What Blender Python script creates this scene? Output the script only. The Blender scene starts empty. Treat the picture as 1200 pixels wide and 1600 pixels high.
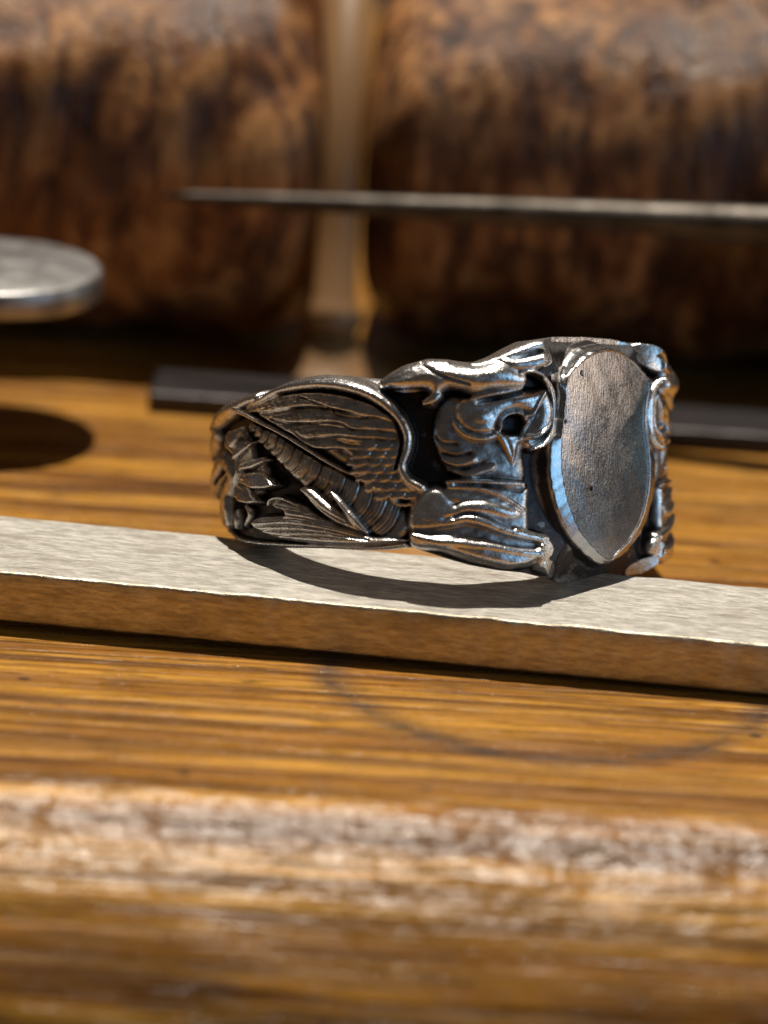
import bpy, math, random
import numpy as np
from math import sin, cos, pi, radians, sqrt
from mathutils import Vector, Matrix, Euler

random.seed(7); rng = np.random.default_rng(7)
MM = 0.001                     # the place is laid out in millimetres, built in metres
sc = bpy.context.scene
COL = sc.collection

# ------------------------------------------------------------------ camera
PITCH = radians(19.0)
ROLL = radians(3.5)
CAM_POS = (-2.642, -161.606, 58.526)
cd = bpy.data.cameras.new('camera'); cam = bpy.data.objects.new('camera', cd); COL.objects.link(cam)
cam.location = [c * MM for c in CAM_POS]
cam.rotation_euler = (Matrix.Rotation(pi / 2 - PITCH, 3, 'X') @ Matrix.Rotation(ROLL, 3, 'Z')).to_euler()
cd.sensor_fit = 'HORIZONTAL'; cd.sensor_width = 36; cd.lens = 153
cd.clip_start = 0.01; cd.clip_end = 20
cd.dof.use_dof = True; cd.dof.focus_distance = 0.161; cd.dof.aperture_fstop = 37
cd.dof.aperture_blades = 0
sc.camera = cam

# ------------------------------------------------------------------ light: the dim workshop, the sun through its window, the sky in the window
w = bpy.data.worlds.new('World'); sc.world = w; w.use_nodes = True
w.node_tree.nodes['Background'].inputs[0].default_value = (0.05, 0.042, 0.036, 1)
w.node_tree.nodes['Background'].inputs[1].default_value = 0.8

def aim(o, target=(0, 0, 0)):
    o.rotation_euler = (Vector(target) - o.location).to_track_quat('-Z', 'Y').to_euler()
def lamp(name, loc, target, power, colour, shape, sx, sy=None):
    l = bpy.data.lights.new(name, 'AREA'); l.energy = power; l.color = colour; l.shape = shape; l.size = sx
    if sy: l.size_y = sy
    o = bpy.data.objects.new(name, l); COL.objects.link(o); o.location = loc; aim(o, target); return o
SUN_EL, SUN_AZ = radians(75), radians(3)
sun_from = Vector((-sin(SUN_AZ) * cos(SUN_EL), cos(SUN_AZ) * cos(SUN_EL), sin(SUN_EL)))
lamp('sunbeam_lamp', sun_from * 3.0, (0, 0, 0), 138, (1.0, 0.93, 0.82), 'DISK', 0.028)
lamp('window_lamp', (0.67, -0.44, 0.17), (0, 0, 0.005), 1.2, (0.28, 0.62, 1.0), 'RECTANGLE', 0.34, 0.46)
lamp('warm_reflection_lamp', (0.86, -0.12, 0.27), (0, 0, 0), 1.0, (1.0, 0.82, 0.66), 'RECTANGLE', 0.34, 0.24)  # unseen warm lamp, added for the beige reflection on the shield face
lamp('teal_reflection_lamp', (0.84, 0.20, 0.035), (0, 0, 0.005), 0.4, (0.16, 0.55, 0.72), 'RECTANGLE', 0.3, 0.16)  # unseen low teal lamp, added to reflect blue in the shield's lower right

sc.view_settings.view_transform = 'Standard'; sc.view_settings.look = 'None'
sc.view_settings.exposure = 0.0; sc.view_settings.gamma = 1.0
sc.view_settings.use_curve_mapping = False
sc.cycles.use_denoising = True
sc.cycles.max_bounces = 8
sc.cycles.sample_clamp_indirect = 6.0

# ------------------------------------------------------------------ node helpers
class NT:
    def __init__(s, name):
        s.m = bpy.data.materials.new(name); s.m.use_nodes = True
        s.t = s.m.node_tree; s.p = s.t.nodes['Principled BSDF']
        s.obj = s.t.nodes.new('ShaderNodeTexCoord').outputs['Object']
    def n(s, kind, **kw):
        nd = s.t.nodes.new(kind)
        for k, v in kw.items(): setattr(nd, k, v)
        return nd
    def put(s, sock, v):
        if hasattr(v, 'is_output'): s.t.links.new(v, sock)
        elif isinstance(v, (tuple, list)) and len(v) == 3 and sock.type == 'RGBA': sock.default_value = (*v, 1)
        else: sock.default_value = v
    def mapping(s, scale=(1, 1, 1), rot=(0, 0, 0), loc=(0, 0, 0), src=None):
        m = s.n('ShaderNodeMapping'); s.put(m.inputs[0], src or s.obj)
        m.inputs['Scale'].default_value = [c * 1000 for c in scale] if src is None else scale   # object metres -> mm
        m.inputs['Rotation'].default_value = rot; m.inputs['Location'].default_value = loc
        return m.outputs[0]
    def noise(s, vec, scale, detail=4, rough=.55, dist=0, out=0):
        x = s.n('ShaderNodeTexNoise'); s.put(x.inputs['Vector'], vec)
        x.inputs['Scale'].default_value = scale; x.inputs['Detail'].default_value = detail
        x.inputs['Roughness'].default_value = rough; x.inputs['Distortion'].default_value = dist
        return x.outputs[out]
    def voronoi(s, vec, scale, feature='F1', rand=1.0):
        x = s.n('ShaderNodeTexVoronoi', feature=feature); s.put(x.inputs['Vector'], vec)
        x.inputs['Scale'].default_value = scale; x.inputs['Randomness'].default_value = rand
        return x.outputs['Distance']
    def ramp(s, fac, stops, interp='LINEAR'):
        r = s.n('ShaderNodeValToRGB'); s.put(r.inputs[0], fac); e = r.color_ramp.elements; r.color_ramp.interpolation = interp
        while len(e) < len(stops): e.new(.5)
        for el, (pos, c) in zip(e, stops):
            el.position = pos; el.color = (c, c, c, 1) if not hasattr(c, '__len__') else (*c, 1)
        return r.outputs[0]
    def mix(s, fac, a, b, mode='MIX'):
        x = s.n('ShaderNodeMix', data_type='RGBA', blend_type=mode); s.put(x.inputs[0], fac)
        s.put(x.inputs[6], a); s.put(x.inputs[7], b); return x.outputs[2]
    def math(s, op, a, b=0.0, c=None):
        x = s.n('ShaderNodeMath', operation=op); s.put(x.inputs[0], a); s.put(x.inputs[1], b)
        if c is not None: s.put(x.inputs[2], c)
        return x.outputs[0]
    def rng(s, v, a, b, c, d, clamp=True):
        x = s.n('ShaderNodeMapRange', clamp=clamp); s.put(x.inputs[0], v)
        for i, q in enumerate((a, b, c, d)): x.inputs[i + 1].default_value = q
        return x.outputs[0]
    def bump(s, h, strength, dist, normal=None):
        b = s.n('ShaderNodeBump'); s.put(b.inputs['Height'], h); b.inputs['Strength'].default_value = strength
        b.inputs['Distance'].default_value = dist * MM
        if normal: s.put(b.inputs['Normal'], normal)
        return b.outputs[0]
    def attr(s, name):
        return s.n('ShaderNodeAttribute', attribute_name=name).outputs['Fac']
    def set(s, **kw):
        for k, v in kw.items(): s.put(s.p.inputs[k.replace('_', ' ')], v)
        return s.m

# ------------------------------------------------------------------ materials
def mat_silver():
    t = NT('oxidised_silver'); v = t.mapping()
    ox = t.attr('oxide'); n1 = t.noise(v, 1.3, 5, .6); n2 = t.noise(v, 7, 4, .6)
    f = t.math('ADD', ox, t.math('MULTIPLY', t.math('SUBTRACT', n1, .5), .95))
    f = t.math('ADD', f, t.math('MULTIPLY', t.math('SUBTRACT', n2, .5), .3))
    f = t.rng(f, .18, .72, 0, 1)
    col = t.mix(f, (.80, .78, .76), (.050, .040, .036))
    tint = t.ramp(t.noise(t.mapping(loc=(5, 3, 1)), .55, 3), [(.45, 0), (.7, 1)])
    col = t.mix(t.math('MULTIPLY', tint, .35), col, t.mix(f, (.62, .52, .46), (.03, .035, .06)))
    scr = t.noise(t.mapping((1.5, 1.5, 12), (0.3, .5, .2)), 3, 3)
    ro = t.math('ADD', t.rng(f, 0, 1, .27, .42), t.math('MULTIPLY', t.math('SUBTRACT', n2, .5), .18))
    h = t.math('ADD', t.math('MULTIPLY', n2, .6), t.math('MULTIPLY', scr, .4))
    h2 = t.noise(v, 2.2, 3)
    nb = t.bump(h, .36, .07); nb = t.bump(h2, .3, .12, nb)
    return t.set(Base_Color=col, Metallic=t.rng(f, 0, 1, 1, .85), Roughness=ro, Normal=nb)

def mat_shield(face):
    t = NT('shield_face_silver' if face else 'shield_rim_silver'); v = t.mapping()
    n1 = t.noise(v, .7, 4); n2 = t.noise(v, 9, 4, .6)
    br = t.noise(t.mapping((6, 6, .8)), 2.5, 3)
    col = t.mix(t.ramp(n1, [(.35, 0), (.7, 1)]), (.46, .44, .43), (.28, .30, .34))
    h = t.math('ADD', t.math('MULTIPLY', n2, .35), t.math('MULTIPLY', br, .7))
    if face:
        pit = t.ramp(t.voronoi(t.mapping(loc=(.3, .1, .7)), .95), [(.0, 1), (.1, 1), (.15, 0)])
        gate = t.ramp(t.noise(t.mapping(loc=(2, 1, 1)), .45, 2), [(.5, 0), (.56, 1)])
        pit = t.math('MULTIPLY', pit, gate)
        col = t.mix(pit, col, (.03, .025, .02)); h = t.math('SUBTRACT', h, t.math('MULTIPLY', pit, 1.5))
        nb = t.bump(h, .4, .05); nb = t.bump(n1, .15, .2, nb)
        return t.set(Base_Color=col, Metallic=1.0, Roughness=t.rng(n2, .3, .7, .17, .30), Normal=nb)
    nb = t.bump(h, .25, .05)
    return t.set(Base_Color=t.mix(.35, col, (.7, .68, .66)), Metallic=1.0, Roughness=t.rng(n2, .3, .7, .16, .3), Normal=nb)

def wood_nodes(t, light, mid, dark, yrot=0.0, gscale=1.0, loc=(0, 0, 0)):
    base = t.mapping((1, 1, 1), loc=loc)
    warp = t.noise(t.mapping((.02, .12, .12), loc=loc), 1.0, 3)
    g1 = t.noise(t.mapping((.012, .32, .32), (0, 0, yrot), loc), 1.6 * gscale, 6, .62, .4)
    g2 = t.noise(t.mapping((.05, 2.2, 2.2), (0, 0, yrot), loc), 1.2 * gscale, 5, .6, .2)
    g3 = t.noise(t.mapping((.02, .9, .9), (0, 0, yrot), loc), 1.0 * gscale, 4, .6, .3)
    blot = t.noise(t.mapping((.06, .13, .13), loc=loc), 1.0, 4)
    col = t.ramp(g1, [(.34, dark), (.44, mid), (.56, light), (.66, mid)])
    col = t.mix(t.ramp(g3, [(.40, .9), (.52, 0)]), col, dark)
    col = t.mix(t.rng(g2, .38, .6, .75, 0), col, tuple(c * .5 for c in mid))
    col = t.mix(t.ramp(blot, [(.5, 0), (.72, .45)]), col, tuple(c * .55 for c in mid))
    return col, g1, g2, g3, blot

def mat_bench():
    t = NT('worn_varnished_wood')
    col, g1, g2, g3, blot = wood_nodes(t, (.68, .335, .045), (.40, .16, .018), (.085, .028, .005))
    v = t.mapping()
    # pencilled ring and old burn marks on the bench
    sep = t.n('ShaderNodeSeparateXYZ'); t.put(sep.inputs[0], v)
    dx = t.math('SUBTRACT', sep.outputs[0], 5.8); dy = t.math('SUBTRACT', sep.outputs[1], -14.0)
    rr = t.math('SQRT', t.math('ADD', t.math('MULTIPLY', dx, dx), t.math('MULTIPLY', dy, dy)))
    wob = t.math('MULTIPLY', t.math('SUBTRACT', t.noise(v, .25, 4, .6), .5), 1.2)
    d = t.math('ABSOLUTE', t.math('SUBTRACT', t.math('ADD', rr, wob), 10.7))
    mark = t.rng(d, .0, 1.35, .95, 0)
    mark = t.math('MULTIPLY', mark, t.ramp(t.noise(t.mapping((.3, .6, 1)), 1.0, 5, .7), [(.34, .2), (.62, 1)]))
    col = t.mix(mark, col, (.04, .032, .03))
    sp = t.ramp(t.voronoi(t.mapping((1, 1.2, 1)), .19), [(.0, 1), (.045, 1), (.075, 0)])
    col = t.mix(t.math('MULTIPLY', sp, .8), col, (.03, .015, .01))
    burn = t.math('MULTIPLY', t.rng(sep.outputs[1], -36, -37.5, 0, 1), t.ramp(t.noise(t.mapping((.05, .45, .45), loc=(9, 2, 0)), 1.0, 4), [(.47, 0), (.6, .8)]))
    col = t.mix(burn, col, (.09, .035, .012))
    # open pores, knife scratches, ground-in dirt
    pore = t.ramp(t.noise(t.mapping((.3, 5.0, 5.0), loc=(2, 0, 0)), 1.1, 4, .65), [(.57, 0), (.63, 1)])
    col = t.mix(t.math('MULTIPLY', pore, .7), col, (.07, .025, .008))
    dirt = t.ramp(t.noise(t.mapping((.10, .3, .3), loc=(7, 7, 0)), 1.3, 6, .7), [(.54, 0), (.72, .35)])
    col = t.mix(dirt, col, (.10, .045, .018))
    sc1 = t.ramp(t.noise(t.mapping((.05, 3.0, 1), (0, 0, .5), (1, 5, 0)), 1.0, 2, .5), [(.62, 0), (.65, 1)])
    sc2 = t.ramp(t.noise(t.mapping((.06, 3.4, 1), (0, 0, -.9), (6, 1, 0)), 1.0, 2, .5), [(.63, 0), (.66, 1)])
    col = t.mix(t.math('MULTIPLY', t.math('MAXIMUM', sc1, sc2), .45), col, (.30, .17, .08))
    # worn bench nose, some of its whitish glare put into the colour
    y = sep.outputs[1]
    nose = t.math('MULTIPLY', t.rng(y, -28.8, -30.4, 0, 1), t.rng(y, -36.8, -34.4, 0, 1))
    wear_glare = t.math('MULTIPLY', nose, t.ramp(t.noise(t.mapping((.12, .4, .4)), 1.4, 5, .65), [(.5, .0), (.7, .1)]))
    col = t.mix(wear_glare, col, (.40, .29, .24))
    pits = t.noise(t.mapping((.55, 1.1, 1.1)), 1.2, 5, .65)
    h = t.math('ADD', t.math('MULTIPLY', g2, .5), t.math('MULTIPLY', pits, t.rng(nose, 0, 1, .35, .55)))
    h = t.math('SUBTRACT', h, t.math('MULTIPLY', pore, .5))
    dent = t.noise(t.mapping((.3, .55, .55), loc=(4, 0, 0)), 1.0, 3, .55)
    nb = t.bump(h, .5, .35); nb = t.bump(g3, .25, .5, nb); nb = t.bump(t.math('MULTIPLY', dent, nose), .6, .9, nb)
    ro = t.math('ADD', t.rng(pits, .3, .7, .22, .38), t.math('MULTIPLY', t.math('SUBTRACT', g2, .5), .3))
    ro = t.math('SUBTRACT', ro, t.math('MULTIPLY', nose, .0))
    return t.set(Base_Color=col, Roughness=ro, Normal=nb, Specular_IOR_Level=t.rng(nose, 0, 1, .45, .43))

def mat_bar(name='sanded_steel', a=(.80, .76, .69), b=(.42, .39, .34), r0=.44, r1=.62, bs=1.0):
    t = NT(name); v = t.mapping()
    g = t.noise(t.mapping((.7, 3.2, 3.2)), 1.6, 5, .65); p = t.noise(v, 6.5, 5, .8); l = t.noise(v, .28, 3)
    col = t.mix(t.rng(g, .35, .65, 0, 1), a, b)
    st = t.ramp(t.noise(t.mapping((.3, 1, 1), loc=(3, 1, 1)), .8, 5), [(.52, 0), (.7, .5)])
    col = t.mix(st, col, (.25, .20, .15))
    h = t.math('ADD', t.math('MULTIPLY', g, .7), t.math('MULTIPLY', p, .5))
    return t.set(Base_Color=col, Metallic=1.0, Roughness=t.rng(p, .3, .7, r0, r1), Normal=t.bump(h, bs, .16))

def mat_dark_steel():
    t = NT('blackened_steel'); v = t.mapping()
    n = t.noise(t.mapping((.3, 1.5, 1.5)), 1.0, 5)
    return t.set(Base_Color=t.mix(n, (.035, .03, .03), (.08, .07, .07)), Metallic=.8, Roughness=.42, Normal=t.bump(n, .4, .1))

def mat_tool_steel(name='ground_tool_steel', a=(.44, .43, .42), b=(.22, .205, .195), r0=.34, r1=.55):
    t = NT(name); v = t.mapping()
    n = t.noise(t.mapping((.4, 1.2, 1.2)), 1.2, 5, .65); m = t.noise(v, .5, 4)
    col = t.mix(t.ramp(m, [(.35, 0), (.7, 1)]), a, b)
    return t.set(Base_Color=col, Metallic=1.0, Roughness=t.rng(n, .3, .7, r0, r1), Normal=t.bump(n, .4, .12))

def mat_block(name, light, mid, dark, loc):
    t = NT(name); v = t.mapping(loc=loc)
    n1 = t.noise(t.mapping((.2, .2, .085), loc=loc), 1.5, 6, .66, .25)
    n2 = t.noise(t.mapping((.75, .75, .10), loc=loc), 1.0, 5, .65)
    n3 = t.noise(t.mapping((.07, .07, .05), loc=loc), 1.0, 3)
    col = t.ramp(n1, [(.36, dark), (.47, mid), (.57, light), (.66, mid)])
    col = t.mix(t.ramp(n2, [(.4, .85), (.54, 0)]), col, dark)
    col = t.mix(t.ramp(n3, [(.42, .6), (.58, 0)]), col, dark)
    h = t.math('ADD', n1, t.math('MULTIPLY', n2, .7))
    return t.set(Base_Color=col, Roughness=t.rng(n3, .4, .6, .24, .58), Specular_IOR_Level=.34, Normal=t.bump(h, .7, .8))

def mat_plainwood(name, a, b):
    t = NT(name); n = t.noise(t.mapping((.5, .5, .05)), 1.0, 5)
    return t.set(Base_Color=t.mix(n, a, b), Roughness=.5, Normal=t.bump(n, .4, .3))

M_SILVER = mat_silver(); M_FACE = mat_shield(True); M_RIM = mat_shield(False)
M_BENCH = mat_bench(); M_BAR = mat_bar(); M_BAR_SIDE = mat_bar('sheared_steel', (.82, .74, .58), (.50, .42, .30), .24, .40, .45); M_DARK = mat_dark_steel(); M_TOOL = mat_tool_steel(); M_GRAVER = mat_tool_steel('dull_tool_steel', (.12, .105, .09), (.05, .042, .035), .4, .6)

# ------------------------------------------------------------------ mesh helpers (input in mm)
def tag(o, label=None, cat=None, group=None, kind=None):
    if label: o['label'] = label
    if cat: o['category'] = cat
    if group: o['group'] = group
    if kind: o['kind'] = kind
    return o
def mesh_obj(name, verts, faces, mat, parent=None, loc=(0, 0, 0), smooth=True, attrs=None):
    me = bpy.data.meshes.new(name)
    V = np.asarray(verts, dtype=np.float32) * MM
    if isinstance(faces, np.ndarray):
        k = faces.shape[1]; nf = len(faces)
        me.vertices.add(len(V)); me.vertices.foreach_set('co', V.ravel())
        me.loops.add(nf * k); me.loops.foreach_set('vertex_index', faces.astype(np.int32).ravel())
        me.polygons.add(nf); me.polygons.foreach_set('loop_start', np.arange(0, nf * k, k, dtype=np.int32))
        me.polygons.foreach_set('loop_total', np.full(nf, k, dtype=np.int32))
        me.update(calc_edges=True)
    else:
        me.from_pydata(V.tolist(), [], faces)
    if smooth: me.polygons.foreach_set('use_smooth', np.ones(len(me.polygons), dtype=bool))
    for an, vals in (attrs or {}).items():
        a = me.attributes.new(an, 'FLOAT', 'POINT'); a.data.foreach_set('value', np.asarray(vals, dtype=np.float32))
    me.materials.append(mat); me.validate()
    o = bpy.data.objects.new(name, me); COL.objects.link(o)
    o.location = [c * MM for c in loc]
    if parent: o.parent = parent
    return o
def empty(name, loc=(0, 0, 0)):
    o = bpy.data.objects.new(name, None); COL.objects.link(o); o.location = [c * MM for c in loc]; o.empty_display_size = .005
    return o
def catmull(P, n=6, closed=False):
    P = np.asarray(P, float); N = len(P); out = []
    if N < 3 and not closed: return P
    segs = N if closed else N - 1
    for i in range(segs):
        g = (lambda k: P[k % N]) if closed else (lambda k: P[min(max(k, 0), N - 1)])
        p0, p1, p2, p3 = g(i - 1), g(i), g(i + 1), g(i + 2)
        for j in range(n):
            t = j / n
            out.append(.5 * (2 * p1 + (p2 - p0) * t + (2 * p0 - 5 * p1 + 4 * p2 - p3) * t * t + (3 * p1 - p0 - 3 * p2 + p3) * t ** 3))
    if not closed: out.append(P[-1])
    return np.array(out)
def loft(rings, closed_ring=True, cap=True):
    """rings: list of (n,3) arrays -> verts, quad/ngon faces"""
    n = len(rings[0]); V = np.concatenate(rings); F = []
    for i in range(len(rings) - 1):
        for j in range(n if closed_ring else n - 1):
            k = (j + 1) % n
            F.append((i * n + j, i * n + k, (i + 1) * n + k, (i + 1) * n + j))
    if cap:
        F.append(tuple(range(n))[::-1]); F.append(tuple(range((len(rings) - 1) * n, len(rings) * n)))
    return V, F

# ------------------------------------------------------------------ the bench: flat top, broad worn nose towards the viewer
def build_bench():
    prof = []                                    # (y, z)
    for y in np.concatenate([np.linspace(160, 60, 10), np.linspace(55, -29, 64)]): prof.append((y, 0.0))
    y, z, a = -29.3, 0.0, 0.0
    for k in range(110):
        rad = 7.0 if a < radians(8) else (4.5 if a < radians(21) else (26.0 if a < radians(29) else 14.0))
        a = min(a + .22 / rad, radians(84)); y -= .22 * cos(a); z -= .22 * sin(a); prof.append((y, z))
    for k in range(1, 12): prof.append((y - cos(a) * 4 * k, z - sin(a) * 4 * k))
    prof = np.array(prof)
    xs = np.concatenate([np.linspace(-90, -40, 8), np.linspace(-38, 34, 200), np.linspace(36, 48, 5)])
    V = np.zeros((len(xs), len(prof), 3))
    V[:, :, 0] = xs[:, None]; V[:, :, 1] = prof[:, 0]; V[:, :, 2] = prof[:, 1]
    # dents and hollows in the worn nose
    Y = V[:, :, 1]; X = V[:, :, 0]
    wgt = np.clip((-28.5 - Y) / 4, 0, 1)
    dz = np.zeros_like(X)
    for k in range(26):
        fx, fy, ph = rng.uniform(.08, .9), rng.uniform(.3, 1.8), rng.uniform(0, 6.28)
        dz += np.sin(X * fx + Y * fy + ph + 1.3 * np.sin(X * .11 + k)) * .018
    V[:, :, 2] += dz * wgt
    n = len(prof); i, j = np.meshgrid(np.arange(len(xs) - 1), np.arange(n - 1), indexing='ij')
    b = (i * n + j).ravel()
    F = np.stack([b, b + 1, b + n + 1, b + n], 1)
    o = mesh_obj('bench_top', V.reshape(-1, 3), F[:, ::-1], M_BENCH)
    tag(o, kind='structure'); o['label'] = 'worn golden brown wooden bench with a rounded front edge'
build_bench()

# ------------------------------------------------------------------ bars
def bar(name, length, width, thick, mat, loc, yaw, roll, label, bev=.18, cat='metal bar', jitter=.05, side=None):
    """rounded-edge bar along local x; origin at the middle of its underside"""
    nx = 260; prof = []
    hw, t = width / 2, thick
    for cx, cz, a0 in ((hw - bev, t - bev, 0), (-hw + bev, t - bev, 90), (-hw + bev, bev, 180), (hw - bev, bev, 270)):
        for a in (0, 30, 60, 90):
            r = radians(a0 + a); prof.append((cx + bev * cos(r), cz + bev * sin(r)))
    # subdivide the flats
    P = []
    for k in range(len(prof)):
        a, b = np.array(prof[k]), np.array(prof[(k + 1) % len(prof)])
        m = max(1, int(np.linalg.norm(b - a) / .5))
        for q in range(m): P.append(a + (b - a) * q / m)
    P = np.array(P); rings = []
    ph = rng.uniform(0, 6.28, (8,)); fr = rng.uniform(.3, 2.6, (8,))
    for x in np.linspace(-length / 2, length / 2, nx):
        wob = sum(np.sin(x * fr[i] + ph[i]) for i in range(8)) / 8 * jitter
        wob2 = sum(np.sin(x * fr[i] * 2.3 + ph[i] * 2) for i in range(8)) / 8 * jitter
        R = np.column_stack([np.full(len(P), x), P[:, 0] * (1 + wob2 / hw), P[:, 1] + np.where(P[:, 1] > t / 2, wob, 0)])
        rings.append(R)
    V, F = loft(rings)
    o = mesh_obj(name, V, F, mat, loc=loc)
    o.rotation_euler = Euler((0, roll, yaw), 'XYZ')
    if side:                                                  # sheared sides, sanded top
        o.data.materials.append(side)
        for q in o.data.polygons:
            if q.normal.z < .75: q.material_index = 1
    tag(o, label, cat); return o
BAR = bar('steel_bar', 90, 8.05, 2.65, M_BAR, (-3.0, -10.3, .31), radians(-4.55), radians(.4), 'bright silvery flat steel bar lying across the bench under the ring', bev=.2, jitter=.06, side=M_BAR_SIDE)
bar('dark_bar', 70, 5.2, 1.2, M_DARK, (18.0, 25.6, 0), radians(-1.6), 0, 'dark flat steel bar lying in shade behind the ring', bev=.2)

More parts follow.
